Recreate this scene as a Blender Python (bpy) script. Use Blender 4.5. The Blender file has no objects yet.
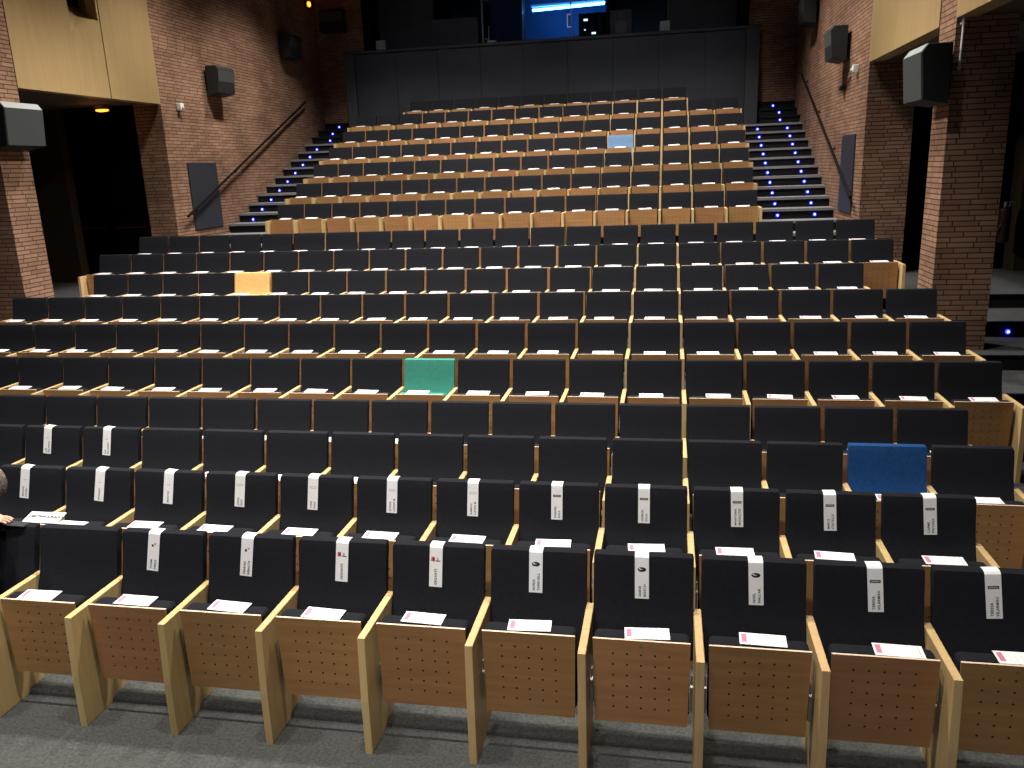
import bpy, bmesh, math, random
from mathutils import Matrix, Vector
random.seed(7)
S = bpy.context.scene
COL = S.collection
PI = math.pi
# ---------------------------------------------------------------- materials
def nodes(name):
    m = bpy.data.materials.new(name); m.use_nodes = True
    nt = m.node_tree
    return m, nt, nt.nodes['Principled BSDF']
def N(nt, t, **kw):
    n = nt.nodes.new(t)
    for k, v in kw.items(): setattr(n, k, v)
    return n
def setspec(b, v):
    b.inputs['Specular IOR Level'].default_value = v
def plain(name, col, rough=.6, spec=.3, metal=0, noise=.0, nscale=30, bump=0, bscale=200, emit=None, estr=0):
    m, nt, b = nodes(name)
    b.inputs['Base Color'].default_value = (*col, 1); b.inputs['Roughness'].default_value = rough
    b.inputs['Metallic'].default_value = metal; setspec(b, spec)
    tc = N(nt, 'ShaderNodeTexCoord')
    if noise:
        nz = N(nt, 'ShaderNodeTexNoise'); nz.inputs['Scale'].default_value = nscale; nz.inputs['Detail'].default_value = 4
        nt.links.new(tc.outputs['Object'], nz.inputs['Vector'])
        r = N(nt, 'ShaderNodeMapRange'); r.inputs['From Min'].default_value = .3; r.inputs['From Max'].default_value = .7
        r.inputs['To Min'].default_value = 1-noise; r.inputs['To Max'].default_value = 1+noise
        nt.links.new(nz.outputs['Fac'], r.inputs['Value'])
        mx = N(nt, 'ShaderNodeVectorMath', operation='SCALE'); mx.inputs[0].default_value = col
        nt.links.new(r.outputs['Result'], mx.inputs['Scale']); nt.links.new(mx.outputs['Vector'], b.inputs['Base Color'])
    if bump:
        n2 = N(nt, 'ShaderNodeTexNoise'); n2.inputs['Scale'].default_value = bscale
        nt.links.new(tc.outputs['Object'], n2.inputs['Vector'])
        bp = N(nt, 'ShaderNodeBump'); bp.inputs['Strength'].default_value = bump; bp.inputs['Distance'].default_value = .004
        nt.links.new(n2.outputs['Fac'], bp.inputs['Height']); nt.links.new(bp.outputs['Normal'], b.inputs['Normal'])
    if emit:
        b.inputs['Emission Color'].default_value = (*emit, 1); b.inputs['Emission Strength'].default_value = estr
    return m
def wood(name, c1, c2, rough=.45, axis='Z', varied=.0, scale=1.0, spec=.35):
    m, nt, b = nodes(name); b.inputs['Roughness'].default_value = rough; setspec(b, spec)
    tc = N(nt, 'ShaderNodeTexCoord'); mp = N(nt, 'ShaderNodeMapping')
    mp.inputs['Scale'].default_value = {'Z': (14*scale, 14*scale, 1.2*scale), 'Y': (14*scale, 1.2*scale, 14*scale), 'X': (1.2*scale, 14*scale, 14*scale)}[axis]
    nt.links.new(tc.outputs['Object'], mp.inputs['Vector'])
    oi = N(nt, 'ShaderNodeObjectInfo')
    ad = N(nt, 'ShaderNodeVectorMath', operation='ADD')
    cb = N(nt, 'ShaderNodeMath', operation='MULTIPLY'); cb.inputs[1].default_value = 40
    nt.links.new(oi.outputs['Random'], cb.inputs[0])
    nt.links.new(mp.outputs['Vector'], ad.inputs[0]); nt.links.new(cb.outputs[0], ad.inputs[1])
    nz = N(nt, 'ShaderNodeTexNoise'); nz.inputs['Scale'].default_value = 2.2; nz.inputs['Detail'].default_value = 5; nz.inputs['Distortion'].default_value = .4
    nt.links.new(ad.outputs['Vector'], nz.inputs['Vector'])
    cr = N(nt, 'ShaderNodeMix', data_type='RGBA'); cr.inputs[6].default_value = (*c1, 1); cr.inputs[7].default_value = (*c2, 1)
    r = N(nt, 'ShaderNodeMapRange'); r.inputs['From Min'].default_value = .3; r.inputs['From Max'].default_value = .7
    nt.links.new(nz.outputs['Fac'], r.inputs['Value']); nt.links.new(r.outputs['Result'], cr.inputs[0])
    out = cr.outputs[2]
    if varied:
        hs = N(nt, 'ShaderNodeHueSaturation')
        r2 = N(nt, 'ShaderNodeMapRange'); r2.inputs['To Min'].default_value = 1-varied; r2.inputs['To Max'].default_value = 1+varied
        nt.links.new(oi.outputs['Random'], r2.inputs['Value']); nt.links.new(r2.outputs['Result'], hs.inputs['Value'])
        r3 = N(nt, 'ShaderNodeMapRange'); r3.inputs['To Min'].default_value = .508; r3.inputs['To Max'].default_value = .49
        mm = N(nt, 'ShaderNodeMath', operation='FRACT'); m5 = N(nt, 'ShaderNodeMath', operation='MULTIPLY'); m5.inputs[1].default_value = 7.3
        nt.links.new(oi.outputs['Random'], m5.inputs[0]); nt.links.new(m5.outputs[0], mm.inputs[0]); nt.links.new(mm.outputs[0], r3.inputs['Value'])
        nt.links.new(r3.outputs['Result'], hs.inputs['Hue'])
        nt.links.new(out, hs.inputs['Color']); out = hs.outputs['Color']
    nt.links.new(out, b.inputs['Base Color'])
    return m, nt, b, tc, out
M_wood = wood('pale_maple', (.53,.365,.165), (.62,.44,.21), .4, 'Z', varied=.08)[0]
M_panelwood = wood('honey_veneer', (.33,.225,.10), (.38,.262,.122), .5, 'Z', scale=.35)[0]
M_edge = plain('plywood_edge', (.72,.55,.42), .5, .3)
# perforated plywood: grid of drilled holes, 5 across and 6 down
M_board, nt, b, tc, wout = wood('perforated_plywood', (.31,.160,.064), (.39,.205,.086), .42, 'X', varied=.12)
sx = N(nt, 'ShaderNodeSeparateXYZ'); nt.links.new(tc.outputs['Object'], sx.inputs['Vector'])
def mth(op, a, bb=None, c=None):
    n = N(nt, 'ShaderNodeMath', operation=op)
    for i, v in enumerate((a, bb, c)):
        if v is None: continue
        if isinstance(v, (int, float)): n.inputs[i].default_value = v
        else: nt.links.new(v, n.inputs[i])
    return n.outputs[0]
def cell(s, off, sp):   # distance to nearest grid line centre
    u = mth('DIVIDE', mth('SUBTRACT', s, off), sp)
    return mth('MULTIPLY', mth('ABSOLUTE', mth('SUBTRACT', u, mth('ROUND', u))), sp)
dx = cell(sx.outputs['X'], 0.0, .067); dz = cell(sx.outputs['Z'], .5925, .059)
d = mth('SQRT', mth('ADD', mth('MULTIPLY', dx, dx), mth('MULTIPLY', dz, dz)))
hole = mth('LESS_THAN', d, .0052)
inx = mth('LESS_THAN', mth('ABSOLUTE', sx.outputs['X']), .15)
inz = mth('LESS_THAN', mth('ABSOLUTE', mth('SUBTRACT', sx.outputs['Z'], .445)), .165)
hole = mth('MULTIPLY', mth('MULTIPLY', hole, inx), inz)
mx = N(nt, 'ShaderNodeMix', data_type='RGBA'); nt.links.new(hole, mx.inputs[0]); nt.links.new(wout, mx.inputs[6]); mx.inputs[7].default_value = (.012,.007,.004,1)
nt.links.new(mx.outputs[2], b.inputs['Base Color'])
def fabric(name, col):
    m = plain(name, col, .92, .12, noise=.16, nscale=60, bump=.35, bscale=500)
    return m
M_black = fabric('black_fabric', (.0118,.0124,.0165))
M_green = fabric('teal_fabric', (.045,.235,.185)); M_blue = fabric('blue_fabric', (.012,.058,.185))
M_yellow = fabric('apricot_fabric', (.72,.45,.17)); M_sky = fabric('light_blue_fabric', (.125,.22,.37))
M_metal = plain('zinc_metal', (.35,.35,.36), .35, .5, .8); M_blackplastic = plain('black_plastic', (.008,.008,.009), .5, .4)
M_paper = plain('white_paper', (.80,.80,.82), .6, .25, noise=.03, nscale=25); M_pink = plain('pink_print', (.55,.20,.29), .6); M_ink = plain('grey_print', (.35,.35,.37), .7)
M_blackink = plain('black_ink', (.015,.015,.018), .6); M_redink = plain('red_ink', (.6,.08,.07), .6)
M_handink = plain('pencil_writing', (.03,.03,.04), .7)
M_carpet = plain('grey_carpet', (.070,.073,.070), .98, .05, noise=.28, nscale=60, bump=.9, bscale=160)
M_carpetd = plain('dark_carpet', (.05,.052,.055), .95, .1, noise=.2, nscale=14, bump=.5, bscale=160)
M_riser = plain('black_riser', (.012,.012,.014), .8, .1); M_nose = plain('grey_stair_covering', (.20,.20,.21), .7, .2, noise=.12, nscale=20)
M_spk = plain('speaker_grille', (.040,.046,.045), .75, .25, noise=.1, nscale=60); M_spkd = plain('speaker_cabinet', (.012,.013,.014), .6, .3)
M_spkt = plain('speaker_chamfer_lit', (.30,.32,.32), .6, .3)  # paler than the cabinet: overhead light painted into the chamfer colour
M_rail = plain('dark_handrail', (.006,.004,.004), .7, .1); M_hatch = plain('charcoal_door_paint', (.030,.033,.042), .5, .3, noise=.06, nscale=5)
M_soffit = plain('brown_soffit', (.11,.085,.07), .8, .1); M_dark = plain('black_wall', (.006,.006,.007), .9, .05)
M_brownwall = plain('brown_plaster', (.045,.028,.018), .85, .1)
M_para = plain('charcoal_panel', (.036,.039,.050), .6, .25, noise=.10, nscale=2.5); M_seam = plain('panel_seam', (.052,.054,.062), .6, .2)
M_boothpanel = plain('booth_grey_panel', (.045,.047,.055), .8, .1, noise=.15, nscale=2)
M_boothwall = plain('booth_blue_grey_wall', (.05,.08,.14), .8, .1)
M_white = plain('white_plastic', (.65,.65,.63), .5, .3)
M_greybox = plain('grey_box', (.22,.23,.23), .5, .3, noise=.1, nscale=20)
M_red = plain('red_paint', (.03,.006,.005), .4, .4); M_bar = plain('red_push_bar', (.45,.05,.02), .5, .3)
M_tube = plain('blue_tube_glow', (.3,.6,1), .5, emit=(.08,.40,1), estr=45)
M_led = plain('blue_led_glow', (.1,.1,1), .4, emit=(.008,.015,1), estr=9)
M_ledw = plain('blue_led_core', (.5,.5,1), .4, emit=(.4,.5,1), estr=5)
M_amber = plain('amber_glow', (.9,.35,.05), .4, emit=(1,.28,.03), estr=3.5)
M_tiny = plain('equipment_light_glow', (.9,.9,.95), .4, emit=(.75,.85,1), estr=2.2)
M_skin = plain('skin', (.62,.36,.26), .55, .3, noise=.05, nscale=30); M_hair = plain('greying_brown_hair', (.20,.175,.155), .8, .2, noise=.75, nscale=70, bump=1, bscale=120)
M_cloth = plain('black_clothing', (.012,.012,.014), .9, .1)
M_lip = plain('lips', (.45,.18,.15), .5); M_eye = plain('eye_white', (.7,.7,.68), .3); 
M_glass, nt, b = nodes('booth_glass'); b.inputs['Base Color'].default_value = (.6,.7,.9,1); b.inputs['Roughness'].default_value = .05; b.inputs['Transmission Weight'].default_value = 1; b.inputs['IOR'].default_value = 1.05
# brick: works for walls facing X or Y (u = x + y)
M_brick, nt, b = nodes('red_brickwork')
geo = N(nt, 'ShaderNodeNewGeometry'); sp = N(nt, 'ShaderNodeSeparateXYZ'); nt.links.new(geo.outputs['Position'], sp.inputs['Vector'])
wn = N(nt, 'ShaderNodeTexNoise'); wn.inputs['Scale'].default_value = 3; nt.links.new(geo.outputs['Position'], wn.inputs['Vector'])
u = mth('ADD', sp.outputs['X'], sp.outputs['Y'])
v = mth('ADD', sp.outputs['Z'], mth('MULTIPLY', mth('SUBTRACT', wn.outputs['Fac'], .5), .004))
rw = mth('FLOOR', mth('DIVIDE', sp.outputs['Z'], .058)); u = mth('ADD', u, mth('MULTIPLY', mth('FRACT', mth('MULTIPLY', mth('SINE', mth('MULTIPLY', rw, 12.9898)), 437.58)), .16))
cx = N(nt, 'ShaderNodeCombineXYZ'); nt.links.new(u, cx.inputs['X']); nt.links.new(v, cx.inputs['Y'])
br = N(nt, 'ShaderNodeTexBrick'); nt.links.new(cx.outputs['Vector'], br.inputs['Vector'])
for k, val in {'Scale': 1, 'Mortar Size': .006, 'Mortar Smooth': .25, 'Bias': -.1, 'Brick Width': .27, 'Row Height': .058}.items(): br.inputs[k].default_value = val
br.inputs['Color1'].default_value = (.315,.185,.120,1); br.inputs['Color2'].default_value = (.225,.122,.083,1); br.inputs['Mortar'].default_value = (.055,.033,.026,1); br.offset = .37
nz = N(nt, 'ShaderNodeTexNoise'); nz.inputs['Scale'].default_value = 1.3; nz.inputs['Detail'].default_value = 5; nt.links.new(geo.outputs['Position'], nz.inputs['Vector'])
rg = N(nt, 'ShaderNodeMapRange'); rg.inputs['From Min'].default_value = .3; rg.inputs['From Max'].default_value = .7; rg.inputs['To Min'].default_value = .72; rg.inputs['To Max'].default_value = 1.25
nt.links.new(nz.outputs['Fac'], rg.inputs['Value'])
sc = N(nt, 'ShaderNodeVectorMath', operation='SCALE'); nt.links.new(br.outputs['Color'], sc.inputs[0]); nt.links.new(rg.outputs['Result'], sc.inputs['Scale'])
nt.links.new(sc.outputs['Vector'], b.inputs['Base Color']); b.inputs['Roughness'].default_value = .9; setspec(b, .1)
bp = N(nt, 'ShaderNodeBump'); bp.inputs['Strength'].default_value = .8; bp.inputs['Distance'].default_value = .012; bp.invert = True
n3 = N(nt, 'ShaderNodeTexNoise'); n3.inputs['Scale'].default_value = 40; nt.links.new(geo.outputs['Position'], n3.inputs['Vector'])
hh = mth('ADD', br.outputs['Fac'], mth('MULTIPLY', n3.outputs['Fac'], .3))
nt.links.new(hh, bp.inputs['Height']); nt.links.new(bp.outputs['Normal'], b.inputs['Normal'])

# ---------------------------------------------------------------- mesh helpers
def box(bm, x0, x1, y0, y1, z0, z1, mi=0, bevel=0, seg=2):
    vs = [bm.verts.new(p) for p in ((x0,y0,z0),(x1,y0,z0),(x1,y1,z0),(x0,y1,z0),(x0,y0,z1),(x1,y0,z1),(x1,y1,z1),(x0,y1,z1))]
    fs = [bm.faces.new([vs[i] for i in f]) for f in ((3,2,1,0),(4,5,6,7),(0,1,5,4),(1,2,6,5),(2,3,7,6),(3,0,4,7))]
    for f in fs: f.material_index = mi
    if bevel:
        es = list({e for f in fs for e in f.edges})
        r = bmesh.ops.bevel(bm, geom=es, offset=bevel, segments=seg, profile=.5, affect='EDGES')
        for f in r['faces']: f.material_index = mi
    return fs
def prism(bm, prof, x0, x1, mi=0, axis='X', bevel=0, seg=2):
    """extrude a 2-D profile ((y,z) for X, (x,z) for Y, (x,y) for Z)"""
    def P(a, p): return {'X': (a, p[0], p[1]), 'Y': (p[0], a, p[1]), 'Z': (p[0], p[1], a)}[axis]
    A = [bm.verts.new(P(x0, p)) for p in prof]; B = [bm.verts.new(P(x1, p)) for p in prof]
    fs = [bm.faces.new(A), bm.faces.new(B[::-1])]
    n = len(prof)
    for i in range(n): fs.append(bm.faces.new([A[(i+1) % n], A[i], B[i], B[(i+1) % n]]))
    for f in fs: f.material_index = mi
    if bevel:
        es = [e for f in fs[:2] for e in f.edges]
        r = bmesh.ops.bevel(bm, geom=es, offset=bevel, segments=seg, profile=.5, affect='EDGES')
        for f in r['faces']: f.material_index = mi
    return fs
def cyl(bm, p, q, r, n=12, mi=0, r2=None):
    p, q = Vector(p), Vector(q); d = q-p
    res = bmesh.ops.create_cone(bm, cap_ends=True, segments=n, radius1=r, radius2=r if r2 is None else r2, depth=d.length,
        matrix=Matrix.Translation((p+q)/2) @ d.to_track_quat('Z', 'Y').to_matrix().to_4x4())
    for vv in res['verts']:
        for f in vv.link_faces: f.material_index = mi
def ball(bm, c, r, mi=0, s=(1,1,1), n=12):
    res = bmesh.ops.create_uvsphere(bm, u_segments=n, v_segments=n//2+2, radius=r, matrix=Matrix.Translation(c) @ Matrix.Diagonal((*s, 1)))
    for vv in res['verts']:
        for f in vv.link_faces: f.material_index = mi
def mesh(name, bm, mats, smooth=False):
    bmesh.ops.recalc_face_normals(bm, faces=bm.faces[:])
    me = bpy.data.meshes.new(name); bm.to_mesh(me); bm.free()
    for m in (mats if isinstance(mats, (list, tuple)) else [mats]): me.materials.append(m)
    if smooth:
        for p in me.polygons: p.use_smooth = True
        try: me.set_sharp_from_angle(angle=math.radians(38))
        except Exception: pass
    return me
def link(name, me, parent=None, loc=(0,0,0), rot=(0,0,0)):
    o = bpy.data.objects.new(name, me); COL.objects.link(o)
    o.location = loc; o.rotation_euler = rot
    if parent: o.parent = parent
    return o
def tag(o, label, cat, group=None):
    o['label'] = label; o['category'] = cat
    if group: o['group'] = group
    return o
def thing(name, loc, label, cat, group=None, rot=(0,0,0)):
    return tag(link(name, None, None, loc, rot), label, cat, group)
def struct(name, bm, mats):
    o = link(name, mesh(name, bm, mats)); o['kind'] = 'structure'; return o
def BM(): return bmesh.new()
def ordinal(n):
    return ['zeroth','first','second','third','fourth','fifth','sixth','seventh','eighth','ninth','tenth','eleventh','twelfth','thirteenth','fourteenth',
            'fifteenth','sixteenth','seventeenth','eighteenth','nineteenth','twentieth','twenty-first'][n]

# ---------------------------------------------------------------- measured plan (metres, floor of the front rows = 0)
W = .55
S0 = {True: 3.047, False: 2.752}
YB = {1:3.96,2:4.899,3:5.818,4:6.735,5:7.69,6:8.648,7:9.605,8:10.566,9:11.49,10:12.551,11:14.91,12:15.821,13:16.752,14:17.651,15:18.551,16:19.466,17:20.36}
FZ = {1:0,2:0,3:0,4:0,5:.162,6:.345,7:.529,8:.705,9:.901,10:1.085,11:1.461,12:1.824,13:2.187,14:2.541,15:2.909,16:3.286,17:3.622}
RANGE = {1:(-8,2),2:(-9,2),3:(-11,3),4:(-12,3),5:(-14,4),6:(-15,4),7:(-16,4),8:(-15,3),9:(-16,4),10:(-16,4),11:(-13,2),12:(-13,2),13:(-13,2),14:(-13,2),15:(-13,2),16:(-13,2),17:(-11,0)}
S0R = {1:3.047,2:3.036,3:3.025,4:3.030,5:3.045,6:3.041,7:3.036,8:3.028,9:3.027,10:3.024,11:2.752,12:2.752,13:2.754,14:2.754,15:2.752,16:2.747,17:2.741}
def divx(r, k): return S0R[r] + W*k

# ---------------------------------------------------------------- seat parts (origin: centre of seat, under the top of the backrest)
def backrest_mesh(mat):
    bm = BM()
    front = [(-.021,.903),(-.032,.86),(-.048,.78),(-.062,.72),(-.080,.66),(-.107,.60),(-.140,.54),(-.163,.47),(-.17,.42)]
    back = [(-.11,.42),(-.095,.50),(-.055,.60),(-.018,.72),(.006,.82),(.016,.868),(.038,.904)]
    top = [(.037,.919),(.01,.922),(-.017,.917)]
    prism(bm, front+back+top, -.2555, .2555, 0, 'X', bevel=.010, seg=3)
    return mesh('backrest', bm, mat, True)
def cushion_mesh(mat):
    bm = BM()
    box(bm, -.232, .232, -.402, -.296, .235, .664, 0, .028, 3)
    return mesh('seat_cushion', bm, mat, True)
bm = BM()
prism(bm, [(-.232,.668),(.232,.668),(.224,.212),(-.224,.212)], -.414, -.402, 0, 'Y')
for f in bm.faces: 
    if f.calc_center_median().z > .66: f.material_index = 1
me_board = mesh('seat_board', bm, [M_board, M_edge])
bm = BM()
prism(bm, [(-.528,.650),(-.050,.650),(-.060,.62),(-.20,0),(-.555,0),(-.548,.30)], -.0195, .0195, 0, 'X', bevel=.003, seg=1)
me_side = mesh('side_panel', bm, M_wood)
bm = BM(); cyl(bm, (-.006,-.36,.40), (.006,-.36,.40), .022, 12); box(bm, -.006,.006,-.375,-.335,.27,.40)
box(bm, -.004,.004,-.372,-.345,.40,.47)
me_pivot = mesh('pivot_bracket', bm, M_metal)
bm = BM(); cyl(bm, (0,-.415,.638), (0,-.4165,.638), .006, 10)
me_bolt = mesh('bolt', bm, M_metal)
me_back = {c: backrest_mesh(m) for c, m in dict(black=M_black, teal=M_green, blue=M_blue, apricot=M_yellow, lightblue=M_sky).items()}
me_cush = {c: cushion_mesh(m) for c, m in dict(black=M_black, teal=M_green, blue=M_blue, apricot=M_yellow, lightblue=M_sky).items()}
# leaflet
bm = BM(); box(bm, -.108,.108,-.047,.047,0,.003,0)
box(bm, -.098,-.074,-.030,.036,.003,.0034,1); box(bm, .088,.091,-.043,.043,.003,.0034,2)
for i in range(5): box(bm, -.05+i*.025,-.0485+i*.025,-.035,.03,.003,.0033,3)
M_faint = plain('faint_print', (.6,.6,.63), .7)
me_leaf = mesh('leaflet', bm, [M_paper, M_pink, M_ink, M_faint])

COLOURED = {(3,2):'blue',(5,-5):'teal',(8,-11):'apricot',(14,-2):'lightblue'}
WORD = dict(black='black', teal='teal green', blue='royal blue', apricot='apricot yellow', lightblue='light blue')
ROWN = {r: (f'{ordinal(r)} row from the front' if r <= 10 else f'{ordinal(r-10)} upper block row') for r in YB}
ROWN[1] = 'front row'; ROWN[10] = 'last row of lower block'; ROWN[17] = 'short topmost row'
def place_word(r, k):
    a, b_ = RANGE[r]
    fr = b_-k+1; fl = k-a+1
    if r == 1: return f'{ordinal(fr)} from the right edge of the photo' if fr > 1 else 'at the right edge of the photo'
    if r >= 7 and fl < fr: return f'{ordinal(fl)} from the left end' if fl > 1 else 'at the left end'
    return f'{ordinal(fr)} from the right end' if fr > 1 else 'at the right end'
STRIPS = {(1,-6):('TXEMI','PEREZ','dots'),(1,-5):('FERRAN','RIBALTA','dots'),(1,-4):('GEGANTS','','red'),(1,-3):('GEGANTS','','red'),
 (1,-2):('NURIA','TARRUELL','oval'),(1,-1):('ANNA','BOSCH','oval'),(1,0):('NOEL','NALLAR','oval'),(1,1):('TERESA','VILARMAU','bar'),(1,2):('TERESA','VILARMAU','bar'),
 (2,-9):('MANUEL','POUSA','ring'),(2,-8):('RICHART','','ring'),(2,-7):('MONTSE','','ring'),(2,-6):('JORDI','RIUS','frame'),(2,-5):('TONI','PUIG','frame'),
 (2,-4):('ESTEVE','LLEVEIX M.','frame'),(2,-3):('RAMON','LLEVEIX M.','frame'),(2,-2):('GABRIEL','SOLA','bar'),(2,-1):('GABRIEL','SOLA','bar'),
 (2,0):('MªANTONIA','MANAUTES','bar'),(2,1):('MERCE','CASTELLS','bar'),(2,2):('CARME','PINYANA','bar'),
 (3,-10):('LUR','DELGADO','ring'),(3,-9):('LUR','NAVARRET','ring')}
SX = {1:{-6:(.004,-.015),-5:(.582,.566),-4:(1.144,1.135),-3:(1.676,1.67),-2:(2.217,2.215),-1:(2.765,2.767),0:(3.327,3.333),1:(3.886,3.897),2:(4.413,4.429)},
 2:{-9:(-1.636,-1.657),-8:(-1.032,-1.054),-7:(-.499,-.516),-6:(.036,.024),-5:(.565,.555),-4:(1.117,1.111),-3:(1.662,1.658),-2:(2.207,2.206),-1:(2.751,2.752),0:(3.309,3.314),1:(3.845,3.853),2:(4.40,4.41)},
 3:{-10:(-2.2,-2.218),-9:(-1.646,-1.662)}}
LX = {-7:-.559,-6:.034,-5:.592,-4:1.131,-3:1.668,-2:2.22,-1:2.799,0:3.342,1:3.941,2:4.46}

seat_x = {}
def copy_child(src, parent):
    c = src.copy(); COL.objects.link(c); c.parent = parent; return c
for r in range(1, 18):
    a, b_ = RANGE[r]
    for k in range(a, b_+1):
        x = divx(r, k)+W/2; y, z = YB[r], FZ[r]
        colr = COLOURED.get((r, k), 'black')
        lab = f'{WORD[colr]} folding seat {place_word(r,k)}, {ROWN[r]}'
        if colr != 'black': lab = f'{WORD[colr]} folding theatre seat among black ones in the {ROWN[r]}'
        if (r, k) == (1, -8): lab = 'black theatre seat in the front row at the left edge, under the seated person'
        root = thing('theatre_seat', (x, y, z), lab, 'seat', 'folding theatre seats in rows')
        seat_x[(r, k)] = root
        link('backrest', me_back[colr], root)
        if (r, k) == (1, -8):      # occupied: seat folded down
            for nm, me in (('seat_cushion', me_cush[colr]), ('seat_board', me_board)):
                o = link(nm, me, root); o.rotation_euler = (math.radians(84), 0, 0)
                o.location = (0, -.10, .80) ; 
                o.matrix_local = Matrix.Translation((0,-.30,.43)) @ Matrix.Rotation(math.radians(84), 4, 'X') @ Matrix.Translation((0,.35,-.25))
        else:
            link('seat_cushion', me_cush[colr], root); link('seat_board', me_board, root)
            if r <= 2 or r == 11: link('bolt', me_bolt, root)
        l = link('side_panel', me_side, root, (-W/2, 0, 0))
        if k == b_: link('side_panel', me_side, root, (W/2, 0, 0))
        if r <= 2:
            link('pivot_bracket', me_pivot, root, (-.243,0,0)); link('pivot_bracket', me_pivot, root, (.243,0,0))
        # leaflet on the folded cushion
        if (r, k) in ((1, -8), (2, -9), (2, -8)): continue
        lx = x + random.uniform(-.035, .03); ly = y - .345 + random.uniform(-.012, .012)
        if r == 1: lx = LX[k]
        tilt = math.radians(2.5 if r <= 4 else 5 if r <= 10 else 8 if r <= 13 else 12)
        lf = link('leaflet', me_leaf, None, (lx, ly, z+.667+.047*math.sin(tilt)), (tilt, 0, math.radians(random.uniform(-4, 4))))
        sw = place_word(r, k)
        if colr != 'black': lab = f'white leaflet on the {WORD[colr]} seat in the {ROWN[r]}'
        elif sw.startswith('at the'): lab = f'white leaflet on the seat {sw}, {ROWN[r]}'
        else: lab = f'white leaflet on {sw.replace(" from", " seat from",1)}, {ROWN[r]}'
        tag(lf, lab, 'leaflet', 'programme leaflets on the seats')

# ---------------------------------------------------------------- reserved-name strips
def text_mesh(txt, size, mat, depth=.0004, fat=.0003):
    cu = bpy.data.curves.new('lettering', 'FONT'); cu.body = txt; cu.size = size; cu.extrude = depth; cu.offset = fat; cu.resolution_u = 2; cu.space_character = 1.12 if fat < .001 else .95
    o = bpy.data.objects.new('lettering', cu); COL.objects.link(o)
    dg = bpy.context.evaluated_depsgraph_get(); dg.update()
    me = bpy.data.meshes.new_from_object(o.evaluated_get(dg))
    bpy.data.objects.remove(o); bpy.data.curves.remove(cu)
    me.materials.clear(); me.materials.append(mat)
    return me
bm = BM()
prof = [(.038,.921),(.012,.9245),(-.014,.9225),(-.024,.913),(-.0285,.893),(-.068,.702)]
for i in range(len(prof)-1):
    p, q = prof[i], prof[i+1]
    t = .0012
    vs = [bm.verts.new(c) for c in ((-.036,p[0],p[1]),(.036,p[0],p[1]),(.036,q[0],q[1]),(-.036,q[0],q[1]))]
    bm.faces.new(vs)
bmesh.ops.remove_doubles(bm, verts=bm.verts[:], dist=1e-5)
bmesh.ops.solidify(bm, geom=bm.faces[:], thickness=.0012)
me_strip = mesh('name_strip', bm, M_paper)
def logo_mesh(kind):
    bm = BM(); mats = [M_blackink, M_paper, M_redink, M_ink]
    t = .0006
    if kind == 'bar':
        box(bm, -.025,.025,-.007,.007,0,t,0); box(bm, -.020,.020,-.0028,.0028,t,t*1.5,3)
    elif kind == 'frame':
        box(bm, -.022,.022,-.007,.007,0,t,3); box(bm, -.019,.019,-.0042,.0042,t,t*1.5,1)
    elif kind == 'oval':
        bmesh.ops.create_cone(bm, cap_ends=True, segments=24, radius1=.022, radius2=.022, depth=t, matrix=Matrix.Diagonal((1,.55,1,1)))
        fs = box(bm, -.012,.004,-.001,.0015,t*.6,t,1); box(bm, -.016,-.006,.002,.006,t*.6,t,1)
    elif kind == 'red':
        box(bm, -.026,-.006,-.012,.012,0,t,2); box(bm, -.016,-.008,-.008,.004,t,t*1.5,0); box(bm, -.002,.024,-.012,-.007,0,t,0); box(bm, .006,.014,-.004,.009,0,t,3)
    elif kind == 'dots':
        box(bm, -.012,.000,-.012,.002,0,t,0); box(bm, .000,.006,-.004,.004,0,t,1); box(bm, .004,.014,.000,.012,0,t,2); box(bm, .006,.010,.003,.008,t,t*1.5,1)
    else:
        bmesh.ops.create_cone(bm, cap_ends=True, segments=20, radius1=.012, radius2=.012, depth=t)
        f0 = len(bm.faces)
        bmesh.ops.create_cone(bm, cap_ends=True, segments=20, radius1=.008, radius2=.008, depth=t*2)
        bm.faces.ensure_lookup_table()
        for f in bm.faces[:f0]: f.material_index = 3
        for f in bm.faces[f0:]: f.material_index = 1
        box(bm, -.014,.014,-.020,-.017,0,t,3)
    return mesh('printed_logo', bm, mats)
logos = {k: logo_mesh(k) for k in ('bar','frame','oval','red','dots','ring')}
LOGOW = dict(bar='black bar mark', frame='framed grey mark', oval='black oval mark', red='red and black mark', dots='black and red mark', ring='faint grey ring mark')
def on_front(o, root, x, dist, tilt_to_read):
    # place flat printing on the hanging face, dist = distance down from the bend
    p, q = Vector((0,-.0285,.893)), Vector((0,-.068,.702))
    d = (q-p).normalized(); s = p + d*dist
    n = Vector((0, d.z, -d.y))
    if n.y > 0: n = -n
    xa = Vector((1,0,0)); ya = -d; za = xa.cross(ya)
    R = Matrix((xa, ya, za)).transposed().to_4x4()
    o.parent = root
    o.matrix_local = Matrix.Translation((x, s.y, s.z)+Vector(()) if False else (x, s.y-.0014, s.z)) @ R @ (Matrix.Rotation(PI/2, 4, 'Z') if tilt_to_read else Matrix.Identity(4))
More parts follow.
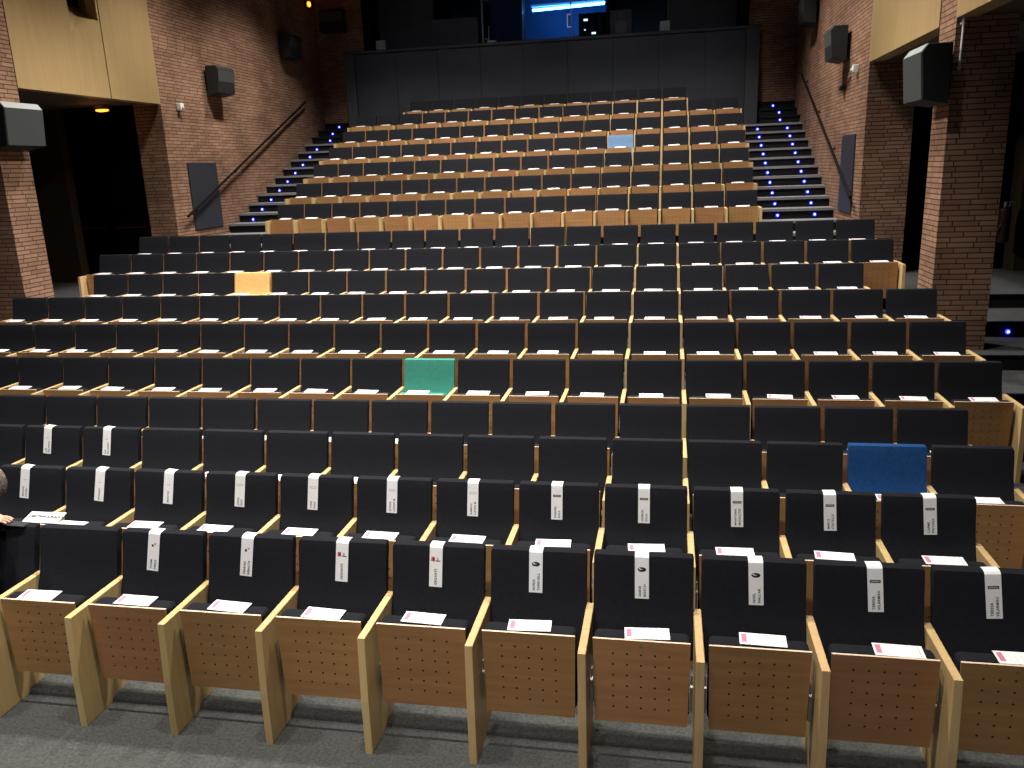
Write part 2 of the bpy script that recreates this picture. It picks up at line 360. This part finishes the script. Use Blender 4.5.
for (r, k), (t1, t2, lg) in STRIPS.items():
    xt, xb = SX[r][k]; kk = {1:1.0095, 2:1.0075, 3:1.006}[r]; xt = 2.873+(xt-2.873)*kk; xb = 2.873+(xb-2.873)*kk
    root = link('name_strip', me_strip, None, ((xt+xb)/2, YB[r], FZ[r]), (0, 0, 0))
    ang = math.atan2(xb-xt, .2)
    root.matrix_basis = Matrix.Translation(((xt+xb)/2, YB[r]-.045, FZ[r]+.80)) @ Matrix.Rotation(-ang*.9, 4, 'Y') @ Matrix.Translation((0,.045,-.80)) 
    who = place_word(r, k)
    if who.startswith('at the'): lab = f'white name strip, seat {who}, {ROWN[r]}'
    else: lab = f'white name strip, {who.replace(" from"," seat from",1)}, {ROWN[r]}'
    if r == 1: lab = f'name strip with {LOGOW[lg]}, front row, {who.replace(" of the photo","")}'
    tag(root, lab, 'name strip', 'reserved name strips hung over backrests')
    o = link('printed_logo', logos[lg]); on_front(o, root, 0, .042, False)
    for i, t in enumerate([t for t in (t1, t2) if t]):
        sz = .0185 if len(t) < 9 else .0165
        me = text_mesh(t, sz, M_blackink if r == 1 or k >= -2 else M_blackink)
        o = link('lettering', me); on_front(o, root, (-.004 if i == 0 else .021) if t2 else .006, .184, True)

# large hand-lettered sheets on second row
bm = BM(); box(bm, -.135,.135,-.055,.055,0,.002)
sh = tag(link('paper_sheet', mesh('paper_sheet', bm, M_paper), None, (-1.30,4.555,.688), (math.radians(16),0,math.radians(1))), 'white hand-lettered sheet lying across the two leftmost seats of the second row', 'sheet')
o = link('lettering', text_mesh('CRISTINA JURADO', .032, M_handink, .0008, .0012), sh, (-.120,-.005,.0028))
bm = BM(); box(bm, -.15,.13,-.05,.05,0,.002)
tag(link('paper_sheet', mesh('paper_sheet', bm, M_paper), None, (-1.09,4.51,.668), (0,0,math.radians(-3))), 'blank white sheet partly under the hand-lettered sheet, second row', 'sheet')

# ---------------------------------------------------------------- setting
FX = 9.6
bm = BM()
box(bm, -FX,FX,-1,3.63,-.3,-.03+.03)
struct('floor', bm, M_carpet)
bm = BM()
box(bm, -FX,FX,3.63,YB[4]+.05,-.3,.03,0,.025,3)
struct('floor', bm, M_carpet)
for r in range(5, 11):
    bm = BM(); y1 = YB[r]+.05 if r < 10 else 14.1
    box(bm, -FX,FX,YB[r-1]+.05,y1,-.3,FZ[r]-.012,1)
    box(bm, -FX,FX,YB[r-1]+.035,y1,FZ[r]-.012,FZ[r],0)
    struct('floor', bm, [M_carpetd, M_riser])
for r in range(11, 18):
    bm = BM(); y0 = YB[r-1]+.06 if r > 11 else 14.1; y1 = YB[r]+.06 if r < 17 else 21.3
    box(bm, -4.42,4.42,y0,y1,-.3,FZ[r])
    struct('floor', bm, M_carpetd)
# stairs beside the upper block
for side, word in ((-1,'left'),(1,'right')):
    st = thing('staircase', (side*5.1, 13.98, 1.085), f'{word} grey-edged black staircase with blue lights along the upper block', 'stairs')
    for i in range(-3, 14):
        bm = BM(); y0 = 15.35+.4555*i; zt = 1.82+.1825*i; top = i > 10
        xi = 4.44 if not top else (4.96 if side > 0 else 5.16)
        y1 = y0+.4555 if i < 13 else 21.34
        xa, xb = (side*xi, side*5.8) if side > 0 else (side*5.92, side*xi)
        box(bm, xa-side*5.1, xb-side*5.1, y0-13.98, y1-13.98, (-.6), zt-.045-1.085, 0)
        box(bm, xa-side*5.1, xb-side*5.1, y0-.03-13.98, y1-13.98, zt-.045-1.085, zt-1.085, 0 if top else 1)
        link('step', mesh('step', bm, [M_riser, M_nose]), st)
# step lights
bm = BM(); ball(bm, (0,0,0), .030, 0, (1,.5,1)); ball(bm, (0,-.010,0), .016, 1, (1,.9,1))
me_led = mesh('step_light', bm, [M_led, M_ledw])
for i in range(1, 11):
    y0 = 15.35+.4555*i; zt = 1.82+.1825*i-.115
    for X, w2 in ((4.84,'inner'),(5.48,'outer')):
        tag(link('step_light', me_led, None, (X, y0-.008, zt)), f'{w2} blue light on the {ordinal(i)} lit step up the right staircase', 'light', 'blue step lights')
    if i > 1: tag(link('step_light', me_led, None, (-5.62, y0-.008, zt-.015)), f'blue light on the {ordinal(i-1)} lit step up the left staircase', 'light', 'blue step lights')
for X, i, nm in ((5.37,11,'third from top'),(5.40,12,'second from top'),(5.31,13,'topmost')):
    tag(link('step_light', me_led, None, (X, 15.35+.4555*i-.008, 1.82+.1825*i-.1)), f'blue light on a dark upper step of the right staircase, {nm}', 'light', 'blue step lights')
for X, i, nm in ((-5.44,11,'third from top'),(-5.54,12,'second from top'),(-5.53,13,'topmost')):
    tag(link('step_light', me_led, None, (X, 15.35+.4555*i-.008, 1.82+.1825*i-.1)), f'blue light on a dark upper step of the left staircase, {nm}', 'light', 'blue step lights')
tag(link('step_light', me_led, None, (6.90, YB[8]+.026, .775)), 'single blue light low on a dark side step beyond the right pillar', 'light', 'blue step lights')

H = 9.2
for side, nm in ((-1,'left'),(1,'right')):
    XW = 5.8 if side > 0 else 5.93; F = 1.0 if side > 0 else 1.015
    def bx(bm, xa, xb, *a, **k):
        xa, xb = sorted((side*xa, side*xb)); return box(bm, xa, xb, *a, **k)
    bm = BM(); bx(bm, XW,6.47,13.75*F,21.9,0,H); struct(f'wall_{nm}', bm, M_brick)
    bm = BM(); bx(bm, XW,6.40,9.88*F,10.43*F,0,H); struct(f'wall_{nm}', bm, M_brick)          # brick pillar
    bm = BM(); bx(bm, 8.08,FX,13.78*F,14.2,0,H); struct(f'wall_{nm}', bm, M_brownwall)
    bm = BM(); bx(bm, FX,FX+.2,-1,18,0,H); struct(f'wall_{nm}', bm, M_dark)
    bm = BM(); bx(bm, 6.47,FX,17.4,17.6,0,H); struct(f'wall_{nm}', bm, M_dark)
    bm = BM(); bx(bm, XW+.03,FX,10.46*F,13.75*F,4.225,4.4); struct('ceiling', bm, M_soffit)      # soffit over the side passage
    bm = BM(); bx(bm, XW+.03,FX,3,9.93*F,4.235,4.4); bx(bm, 6.40,FX,9.93*F,10.46*F,4.235,4.4); struct('ceiling', bm, M_soffit)
    bm = BM(); bx(bm, 6.47,FX,13.75,17.4,4.3,4.5); struct('ceiling', bm, M_dark)
    bm = BM(); bx(bm, XW-.01,XW+.2,3,9.87*F,4.215,H); struct(f'wall_{nm}', bm, M_panelwood)
    bm = BM(); bx(bm, XW-.01,XW+.2,12.42*F if side < 0 else 10.44,13.735*F,4.21,H); struct(f'wall_{nm}', bm, M_panelwood)
    bm = BM()
    if side < 0:
        # left veneer panel with the splayed spotlight niche
        def V(x, y, z): return bm.verts.new((-x, y, z))
        ya, yb, zb = 10.445*F, 12.412*F, 4.21
        n = [(11.72*F,5.115),(12.37*F,5.365),(12.37*F,6.6),(11.72*F,6.6)]
        c = [(ya,zb),(yb,zb),(yb,H),(ya,H)]
        vn = [V(XW,*p) for p in n]; vc = [V(XW,*p) for p in c]
        for i in range(4):
            j = (i+1) % 4; f = bm.faces.new([vc[i], vc[j], vn[j], vn[i]])
        inn = [V(6.4,12.42,5.60), V(6.4,12.80,5.62), V(6.4,12.80,6.6), V(6.4,12.42,6.6)]
        for i in range(4):
            j = (i+1) % 4; f = bm.faces.new([vn[i], vn[j], inn[j], inn[i]])
        f = bm.faces.new(inn); f.material_index = 1
        vb = [V(XW+.2,*p) for p in c[:2]]
        bm.faces.new([vc[0], vc[1], vb[1], vb[0]])
        struct(f'wall_{nm}', bm, [M_panelwood, M_dark])
    # flush charcoal hatch door low on the brick wall
    bm = BM(); bx(bm, XW-.025,XW+.01,14.32*F,15.32*F,1.98,3.215, bevel=.004); struct(f'door_{1 if side<0 else 2}', bm, M_hatch)
    # handrail
    hr = thing('handrail', (side*(XW-.10), 14.0*F, 2.25), f'dark sloping handrail fixed along the {nm} brick wall', 'handrail')
    bm = BM(); cyl(bm, (0,-.02,0), (0,5.75,2.39), .024, 12); link('rail', mesh('rail', bm, M_rail, True), hr)
    for t in (.06,.35,.65,.95):
        bm = BM(); yy, zz = 5.75*t, 2.39*t
        cyl(bm, (0,yy,zz-.02), (side*.05,yy,zz-.07), .011, 8); cyl(bm, (side*.05,yy,zz-.07), (side*.10,yy,zz-.07), .011, 8); cyl(bm, (side*.09,yy,zz-.07),(side*.10,yy,zz-.07), .03, 10)
        link('bracket', mesh('bracket', bm, M_rail, True), hr)
# back wall
bm = BM(); box(bm, -5.93,-4.5,21.35,21.6,3.5,H); box(bm, 4.5,5.8,21.35,21.6,3.5,H); struct('wall_back', bm, M_brick)
bm = BM(); box(bm, -4.5,4.5,23.6,23.8,3.5,H); struct('wall_booth_back', bm, M_boothwall)
bm = BM(); box(bm, -4.7,-4.5,21.3,23.6,3.5,H); struct('wall_booth_left', bm, M_dark)
bm = BM(); box(bm, 4.5,4.7,21.3,23.6,3.5,H); struct('wall_booth_right', bm, M_dark)
bm = BM(); box(bm, -4.5,4.5,21.3,23.6,5.6,5.78); struct('floor', bm, M_dark)
bm = BM(); box(bm, -4.5,4.5,21.3,23.6,8.2,8.4); struct('ceiling', bm, M_dark)
bm = BM(); box(bm, -FX,FX,0,23.8,H,H+.2); struct('ceiling', bm, M_dark)
bm = BM(); box(bm, 1.40,1.50,21.36,23.58,5.78,8.2); struct('wall_booth_light_blocker', bm, M_dark)  # added to stop the blue tube light spreading to the right
bm = BM(); box(bm, -1.75,-1.66,21.36,23.58,5.78,8.2); struct('wall_booth_light_blocker', bm, M_dark)  # added to bound the blue light on the left
bm = BM(); box(bm, -1.64,-.74,22.3,22.4,5.79,8.18); struct('wall_booth_light_blocker', bm, M_boothwall)  # added sheet that dims the left part of the blue glow
# parapet of the control booth
pr = thing('parapet', (-.1,20.95,3.6), 'long charcoal panelled parapet wall behind the top row of seats', 'parapet')
xs = [-5.02,-4.75,-3.68,-2.61,-1.54,-.47,.60,1.67,2.74,3.81,4.72,5.02]
for i in range(len(xs)-1):
    bm = BM(); e = i in (0, len(xs)-2)
    box(bm, xs[i]+.003, xs[i+1]-.003, 0 if not e else -.05, .08, 0, 2.18, 0, .004, 1)
    link('panel', mesh('panel', bm, M_seam if e else M_para), pr)
bm = BM(); box(bm, -5.0,5.0,.02,.3,0,2.17); link('core', mesh('core', bm, M_seam), pr)
bm = BM(); box(bm, -5.03,5.03,-.06,.36,2.18,2.25,0,.008,1); link('cap', mesh('cap', bm, M_para), pr)

# ---------------------------------------------------------------- control booth contents
def simple(name, bm, mat, label, cat, group=None): return tag(link(name, mesh(name, bm, mat), None), label, cat, group)
def part(nm, bm, mat, par): return link(nm, mesh(nm, bm, mat), par)
for i, (x0, x1, z1, y, lab) in enumerate([(-4.42,-3.0,8.1,21.75,'tall dark grey acoustic screen at the left end of the booth'),
        (-2.95,-1.72,6.55,21.5,'low dark grey screen beside the blue-lit booth window'),
        (2.85,4.42,8.1,21.6,'tall dark grey screen at the right end of the booth')]):
    t = thing('acoustic_screen', ((x0+x1)/2, y, 5.78), lab, 'screen', 'booth screens')
    w = (x1-x0)/2
    bm = BM(); box(bm, -w,w,0,.05,0,z1-5.78,0,.01,1); part('panel', bm, M_boothpanel, t)
    bm = BM(); box(bm, -w-.02,w+.02,.05,.09,0,.06); box(bm, -w-.02,-w+.03,.05,.09,0,z1-5.80); box(bm, w-.03,w+.02,.05,.09,0,z1-5.80); part('frame', bm, M_blackplastic, t)
t = thing('studio_monitor', (1.75,21.3,5.86), 'dark grey boxy monitor standing on the booth ledge right of the window', 'speaker')
bm = BM(); box(bm, -.26,.26,0,.3,0,.58,0,.015,2); part('cabinet', bm, M_boothpanel, t)
bm = BM(); cyl(bm, (0,-.004,.2),(0,.01,.2),.15,20); cyl(bm, (0,-.004,.45),(0,.01,.45),.05,16); part('driver', bm, M_blackplastic, t)
for X, Yb_, w_ in ((-4.18,21.05,'left'),(2.78,21.05,'right')):
    t = thing('junction_box', (X, Yb_, 5.85), f'small pale grey box on the {w_} part of the booth parapet', 'box', 'pale boxes on the parapet')
    bm = BM(); box(bm, -.12,.12,0,.12,0,.24,0,.012,2); part('housing', bm, M_greybox, t)
    bm = BM(); box(bm, -.09,.09,-.006,.004,.03,.21); part('cover', bm, M_greybox, t)
# window: frame and glass
bm = BM()
for X in (-1.62,-.62,.56): box(bm, X-.015, X+.015, 21.30, 21.34, 5.85, 8.2)
box(bm, -1.62,1.35,21.30,21.34,5.83,5.88)
win = struct('window_1', bm, plain('dark_window_frame', (.06,.07,.09), .4, .4))
bm = BM(); box(bm, -1.62,1.35,21.315,21.32,5.88,8.2)
g = link('pane', mesh('pane', bm, M_glass), win)
t = thing('tube_lamp', (.28,22.7,6.83), 'glowing bright blue fluorescent tube inside the control booth', 'lamp')
bm = BM(); cyl(bm, (-.86,0,-.03),(.98,0,.02),.033,12); o = part('tube', bm, M_tube, t)
bm = BM(); box(bm, -.9,1.0,.0,.08,.05,.11); part('housing', bm, M_white, t)
bm = BM(); cyl(bm, (-.7,.04,.1),(-.7,.04,1.37),.006,6); cyl(bm, (.8,.04,.1),(.8,.04,1.37),.006,6); part('hanger', bm, M_blackplastic, t)
t = thing('mixing_console', (.25,21.75,5.70), 'dark mixing console with tiny lights behind the booth window', 'console')
bm = BM(); prism(bm, [(-.35,0),(.35,0),(.35,.32),(-.35,.10)], -1.0,1.0,0,'X'); part('desk', bm, M_blackplastic, t)
for X, Y_, Z in ((.10,-.1,.20),(.13,-.05,.215),(.17,-.08,.21),(-.35,0,.23),(-.12,0,.23),(.62,-.05,.215),(-.85,0,.23),(.02,-.12,.2)):
    bm = BM(); box(bm, X-.02,X+.02,Y_-.01,Y_+.01,Z,Z+.02); part('indicator', bm, M_tiny, t)
t = thing('equipment_rack', (1.0,22.3,5.8), 'black equipment rack with white display lights right of the blue window', 'rack')
bm = BM(); box(bm, -.36,.36,0,.5,0,.78,0,.01,1); part('cabinet', bm, M_blackplastic, t)
for X, Z, s in ((-.18,.60,.05),(.02,.28,.05),(.18,.06,.035),(.02,-.0+.02,.03),(-.2,.38,.02)):
    bm = BM(); box(bm, X-s,X+s,-.012,.0,Z,Z+s*.9); part('display', bm, M_tiny, t)
t = thing('desk_lamp', (-1.47,21.2,5.85), 'small white desk lamp on the booth ledge left of the window', 'lamp')
bm = BM(); box(bm, -.02,.20,-.06,.06,0,.08,0,.01,1); part('base', bm, M_greybox, t)
bm = BM(); cyl(bm, (.02,0,.08),(.02,0,.42),.009,8); cyl(bm, (.02,0,.13),(-.08,0,.12),.012,8); part('stem', bm, M_greybox, t)
t = thing('handle', (.50,21.28,6.12), 'pale handle on the booth window frame', 'handle')
bm = BM(); box(bm, -.035,-.015,-.03,-.01,0,.30); box(bm, -.035,.06,-.03,.02,.28,.30); box(bm, -.035,.06,-.03,.02,0,.02); part('grip', bm, M_metal, t)

# ---------------------------------------------------------------- wall speakers
def speaker(loc, side, label, rz=0, s=.9, chm=None):
    t = thing('wall_speaker', loc, label, 'speaker', 'black surround speakers on the walls', (0,0,rz))
    # local: wall at x=0, cabinet grows towards -side*x ; y along wall
    d = -side
    prof = [(0,0),(d*.26*s,.05*s),(d*.30*s,.52*s),(d*.24*s,.60*s),(0,.60*s)]
    bm = BM(); prism(bm, [(p[0]+d*.06, p[1]) for p in prof], 0, .70*s, 0, 'Y', bevel=.006, seg=1); link('cabinet', mesh('cabinet', bm, M_spkd), t)
    bm = BM()
    xa, za, xb, zb = d*(.32*s)+d*.006, .055*s, d*(.36*s)+d*.006, .515*s
    vs = [(xa,.012,za),(xa,.69*s,za),(xb,.69*s,zb),(xb,.012,zb)]
    A = [bm.verts.new(v) for v in vs]; B = [bm.verts.new((v[0]-d*.012, v[1], v[2])) for v in vs]
    bm.faces.new(A); bm.faces.new(B[::-1])
    for i in range(4): bm.faces.new([A[i], A[(i+1)%4], B[(i+1)%4], B[i]])
    link('grille', mesh('grille', bm, M_spk), t)
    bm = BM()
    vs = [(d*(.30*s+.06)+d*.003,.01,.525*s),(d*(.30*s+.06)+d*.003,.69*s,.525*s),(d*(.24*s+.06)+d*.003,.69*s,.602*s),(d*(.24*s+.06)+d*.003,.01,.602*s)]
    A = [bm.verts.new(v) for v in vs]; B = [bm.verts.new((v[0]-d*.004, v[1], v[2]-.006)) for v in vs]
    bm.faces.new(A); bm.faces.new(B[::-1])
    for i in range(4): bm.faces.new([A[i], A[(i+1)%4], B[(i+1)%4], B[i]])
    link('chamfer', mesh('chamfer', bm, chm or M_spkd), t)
    bm = BM(); box(bm, min(0,d*.065), max(0,d*.065), .25*s,.45*s,.2*s,.4*s); link('bracket', mesh('bracket', bm, M_blackplastic), t)
speaker((5.8,9.70,3.37), 1, 'large black speaker on the right brick pillar under the wood panel', s=1.0, chm=M_spkt)
speaker((-5.93,9.85,3.37), -1, 'large black speaker on the left brick pillar, cut by the photo edge', s=1.0, chm=M_spkt)
speaker((-5.93,15.5,4.47), -1, 'nearer black speaker high on the left brick wall')
speaker((-5.93,18.9,5.52), -1, 'farther black speaker high on the left brick wall')
speaker((5.8,15.15,4.40), 1, 'nearer black speaker high on the right brick wall')
speaker((5.8,18.4,5.45), 1, 'farther black speaker high on the right brick wall, cut by the photo top')
speaker((-5.75,21.35,6.35), -1, 'dark speaker in the shadowed top left corner of the back wall', rz=-PI/2)
# sensors, lamps, small fixtures
for X, sd, lab in ((-5.93,-1,'small white sensor box on the left brick wall above the hatch'),(5.8,1,'small white sensor box on the right brick wall above the hatch')):
    t = thing('motion_sensor', (X,14.5 if sd<0 else 14.5,4.13), lab, 'sensor', 'white wall sensors')
    bm = BM(); box(bm, min(0,-sd*.09),max(0,-sd*.09),-.06,.06,0,.13,0,.015,2); part('housing', bm, M_white, t)
    bm = BM(); ball(bm, (-sd*.09,0,.05), .03, 0); part('lens', bm, M_white, t)
t = thing('cable_box', (5.8,15.45,3.95), 'tiny black bracket with cable on the right brick wall', 'bracket')
bm = BM(); box(bm, -.10,0,-.06,.06,0,.07,0,.01,1); part('housing', bm, M_blackplastic, t)
bm = BM(); cyl(bm, (-.02,-.05,.05),(-.02,-.55,.17),.008,6); part('cable', bm, M_blackplastic, t)
t = thing('conduit', (5.86,9.85,3.70), 'thin white vertical conduit on the right brick pillar', 'pipe')
bm = BM(); cyl(bm, (0,0,0),(0,0,.53),.012,8); part('pipe', bm, M_white, t)
bm = BM(); box(bm, -.02,.02,-.004,.035,.02,.04); box(bm, -.02,.02,-.004,.035,.45,.47); part('clip', bm, M_white, t)
t = thing('exit_lamp', (-6.84,13.6,4.07), 'glowing amber lamp under the soffit of the left passage', 'lamp')
bm = BM(); ball(bm, (0,0,.06), .09, 0, (1.4,.8,.3)); part('diffuser', bm, M_amber, t)
bm = BM(); cyl(bm, (0,0,.075),(0,0,.155),.12,20); part('base', bm, M_soffit, t)
t = thing('exit_lamp', (-5.87,20.75,6.98), 'small amber lamp high on the left wall near the back corner', 'lamp')
bm = BM(); ball(bm, (.03,0,0), .08, 0, (.5,1,.8)); part('diffuser', bm, M_amber, t)
bm = BM(); box(bm, -.06,.0,-.1,.1,-.09,.09,0,.01,1); part('base', bm, M_blackplastic, t)
t = thing('smoke_detector', (-7.75,12.6,4.16), 'dim white detector on the soffit of the left passage', 'detector')
bm = BM(); cyl(bm, (0,0,0),(0,0,.06),.07,16,0,.09); part('housing', bm, M_white, t)
# fire doors in the left passage
for i, xc in enumerate((-8.95,-7.9)):
    t = thing('fire_door', (xc,15.6,1.09), f'{"left" if i==0 else "right"} leaf of the black double door with red push bar, left passage', 'door', 'black fire doors')
    bm = BM(); box(bm, -.52,.52,0,.06,0,2.3,0,.004,1); part('leaf', bm, M_blackplastic, t)
    bm = BM(); box(bm, -.42,.42,-.10,-.06,.90,.94,0,.01,1); part('push_bar', bm, M_bar, t)
    for s in (-.40,.40):
        bm = BM(); box(bm, s-.03,s+.03,-.07,0,.87,.97); part('bar_mount', bm, M_blackplastic, t)
# extinguisher in the right passage
t = thing('fire_extinguisher', (7.85,13.695,1.55), 'dim red fire extinguisher hanging in the dark right passage', 'extinguisher')
bm = BM(); cyl(bm, (0,0,0),(0,0,.46),.085,20); ball(bm, (0,0,.46), .085, 0, (1,1,.7), 16); ball(bm, (0,0,0), .085, 0, (1,1,.3), 16); part('tank', bm, M_red, t)
bm = BM(); cyl(bm, (0,0,.50),(0,0,.58),.03,12); box(bm, -.02,.12,-.015,.015,.56,.585); part('valve', bm, M_metal, t)
bm = BM(); cyl(bm, (.06,-.02,.55),(-.10,-.06,.15),.013,8); part('hose', bm, M_blackplastic, t)

# ---------------------------------------------------------------- person at the left edge (front row, half turned, arm along the backrest)
per = thing('person', (-1.10,3.62,.5), 'person with greying hair in black clothes sitting at the left photo edge', 'person')
def skin_body(name, joints, edges, mat, parent, sub=2):
    me = bpy.data.meshes.new(name); me.from_pydata([Vector(j[0])-Vector(per.location) for j in joints], edges, [])
    o = link(name, me, parent); me.materials.append(mat)
    md = o.modifiers.new('Skin', 'SKIN'); 
    for i, j in enumerate(joints):
        rr = j[1]; me.skin_vertices[0].data[i].radius = rr if isinstance(rr, tuple) else (rr, rr)
    me.skin_vertices[0].data[0].use_root = True
    ms = o.modifiers.new('Sub', 'SUBSURF'); ms.levels = sub; ms.render_levels = sub
    return o
J = [((-1.10,3.70,.60),(.15,.12)), ((-1.10,3.72,.78),(.135,.105)), ((-1.09,3.74,.98),(.16,.11)), ((-1.07,3.74,1.12),(.09,.07)), ((-1.0,3.74,1.19),(.05,.05)), ((-.95,3.75,1.27),(.045,.05)),
     ((-.92,3.77,1.04),(.06,.06)), ((-.78+.0,3.93,1.00),(.04,.04)) ]
body = skin_body('body', [
    ((-1.10,3.66,.60),(.15,.12)), ((-1.14,3.70,.80),(.135,.105)), ((-1.12,3.73,1.0),(.13,.10)), ((-1.02,3.74,1.11),(.06,.055)), ((-.93,3.74,1.19),(.052,.05)),
    ((-1.18,3.58,.58),(.085,.085)), ((-1.20,3.20,.56),(.065,.065)), ((-1.20,3.14,.10),(.045,.045)), ((-1.20,2.98,.05),(.04,.03)),
    ((-1.00,3.58,.58),(.085,.085)), ((-.98,3.18,.56),(.065,.065)), ((-.98,3.14,.10),(.045,.045)), ((-.98,2.98,.05),(.04,.03)),
    ((-1.0,3.80,1.03),(.05,.05)), ((-1.13,3.95,.985),(.04,.04)), ((-1.14,3.965,.965),(.03,.03)),
    ((-1.27,3.72,1.03),(.055,.055)), ((-1.34,3.55,.80),(.042,.042)), ((-1.22,3.36,.68),(.03,.03))],
    [(0,1),(1,2),(2,3),(3,4),(0,5),(5,6),(6,7),(7,8),(0,9),(9,10),(10,11),(11,12),(2,13),(13,14),(14,15),(2,16),(16,17),(17,18)], M_cloth, per)
# head
bm = BM()
bmesh.ops.create_uvsphere(bm, u_segments=28, v_segments=20, radius=1)
for v_ in bm.verts:
    c = v_.co; x_, y_, z_ = c
    f = 1.0
    if z_ < 0: f = 1 - .28*(-z_)**1.3
    v_.co = Vector((x_*.078*f, y_*.098*f, z_*.118))
    if y_ < -.6 and -.25 < z_ < .12 and abs(x_) < .22: v_.co.y -= .022*(1-abs(x_)/.22)*(1-abs(z_+.08)/.25 if abs(z_+.08) < .25 else 0)
HD = link('head', mesh('head', bm, M_skin, True), per)
HD.matrix_local = Matrix.Translation((-.905-per.location.x, 3.74-per.location.y, 1.262-per.location.z)) @ Matrix.Rotation(math.radians(-55), 4, 'Z')
for nm, lst, mt in (('eye', [((-.028,-.088,.012),.011),((.028,-.088,.012),.011)], M_eye),):
    for c, rr in lst:
        bm = BM(); ball(bm, c, rr, 0, n=10); link(nm, mesh(nm, bm, mt, True), HD)
bm = BM(); ball(bm, (0,-.088,-.052), .02, 0, (1,.4,.3)); link('mouth', mesh('mouth', bm, M_lip, True), HD)
for s in (-1,1):
    bm = BM(); ball(bm, (s*.08,.005,-.005), .03, 0, (.35,.6,1)); link('ear', mesh('ear', bm, M_skin, True), HD)
bm = BM(); bmesh.ops.create_uvsphere(bm, u_segments=40, v_segments=28, radius=1)
for v_ in list(bm.verts):
    x_, y_, z_ = v_.co
    if (y_ < -.35 and z_ < .55) or z_ < -.62: bm.verts.remove(v_); continue
    k_ = 1.13 + .03*math.sin(x_*23+z_*17)*math.cos(y_*19)
    v_.co = Vector((x_*.078*k_, y_*.098*k_+.003, z_*.118*k_ if z_ > 0 else z_*.118))
link('hair', mesh('hair', bm, M_hair, True), HD)
# hand resting on top of the backrest
hx, hy, hz = -1.10, 3.965, .962
def H_(x, y, z): return ((hx+x, hy+y, hz+z))
hand_j = [(H_(-.03,.0,.0),(.026,.02)), (H_(.02,-.005,-.004),(.036,.016)), (H_(.055,-.01,-.008),(.034,.013))]
hand_e = [(0,1),(1,2)]
for i, (oy, L) in enumerate(((-.032,.066),(-.011,.076),(.011,.07),(.031,.055))):
    b0 = len(hand_j)
    hand_j += [(H_(.062,oy-.01,-.008),.0085),(H_(.062+L*.5,oy-.014,-.010),.0078),(H_(.062+L*.85,oy-.016,-.020),.0068)]
    hand_e += [(2,b0),(b0,b0+1),(b0+1,b0+2)]
b0 = len(hand_j)
hand_j += [(H_(.02,-.045,-.006),.0105),(H_(.05,-.062,-.012),.0092),(H_(.075,-.066,-.018),.0078)]
hand_e += [(1,b0),(b0,b0+1),(b0+1,b0+2)]
skin_body('hand', hand_j, hand_e, M_skin, per)
t = thing('mobile_phone', (-.95,3.955,.922), 'dark mobile phone under the hand at the left photo edge', 'phone', None, (0,math.radians(4),math.radians(4)))
bm = BM(); box(bm, -.07,.07,-.034,.034,0,.008,0,.003,2); part('case', bm, M_blackplastic, t)
bm = BM(); box(bm, -.062,.062,-.030,.030,.008,.0086); part('screen', bm, M_boothpanel, t)

# ---------------------------------------------------------------- light
def spot(loc, energy, target, size=120, blend=.7, col=(1,.945,.86), rad=.18):
    l = bpy.data.lights.new('hall_or_fill_spot', 'SPOT'); l.energy = energy; l.spot_size = math.radians(size); l.spot_blend = blend; l.color = col; l.shadow_soft_size = rad
    o = bpy.data.objects.new('hall_or_fill_spot', l); COL.objects.link(o); o.location = loc
    o.rotation_euler = (Vector(target)-Vector(loc)).to_track_quat('-Z', 'Y').to_euler()
E0 = 1350
for y, e, dy, sz, sx_ in ((3.3,.95,.5,66,2.0),(6.7,1.15,.5,86,2.3),(9.9,1.15,.6,92,2.6),(13.4,1.15,.5,100,3.2),(16.4,1.0,1.0,98,3.2)):
    for x in (-sx_,0,sx_):
        spot((x, y, 8.7), E0*e*(1 if x else .8), (x*1.02, y+dy, 0), sz, .6)
for x in (-2.4,0.6,3.0):
    spot((x, -2.4, 7.4), 820, (x, 4.7, .6), 37, .8, (1,.95,.88))
for sx_ in (-1,1):  # added fill spots crossing the hall to brighten the pillars' inner faces
    spot((-sx_*3.2, 10.15, 8.7), 2400, (sx_*5.85, 10.2, 2.4), 42, .8)
for x in (-3,0,3):  # added cool fill spots that lift the parapet
    spot((x, 14.0, 8.4), 210, (x*.9, 20.9, 4.6), 46, .9, (.9,.95,1))
l = bpy.data.lights.new('exit_glow', 'POINT'); l.energy = 1.2; l.color = (1,.4,.1); l.shadow_soft_size = .08
o = bpy.data.objects.new('exit_glow', l); COL.objects.link(o); o.location = (-6.84,13.35,3.98)
wd = bpy.data.worlds.new('world'); S.world = wd; wd.use_nodes = True
wd.node_tree.nodes['Background'].inputs['Color'].default_value = (.35,.42,.55,1); wd.node_tree.nodes['Background'].inputs['Strength'].default_value = .11

# ---------------------------------------------------------------- camera
cam = bpy.data.cameras.new('camera'); cam.sensor_width = 36; cam.lens = 823.655*36/1024; cam.clip_end = 200
co = bpy.data.objects.new('camera', cam); COL.objects.link(co); S.camera = co
R = [(0.9831029,0.17928108,-0.03697274),(-0.01016731,0.25514456,0.96684946),(-0.18277121,0.95013659,-0.25265617)]
mw = Matrix.Identity(4)
for i in range(3):
    mw[i][0] = R[0][i]; mw[i][1] = R[1][i]; mw[i][2] = -R[2][i]
mw[0][3], mw[1][3], mw[2][3] = 2.873, 0, 2.88
co.matrix_world = mw
vs = S.view_settings; vs.view_transform = 'Standard'; vs.look = 'None'; vs.exposure = 0; vs.gamma = 1; vs.use_curve_mapping = False
S.cycles.max_bounces = 6; S.cycles.diffuse_bounces = 3
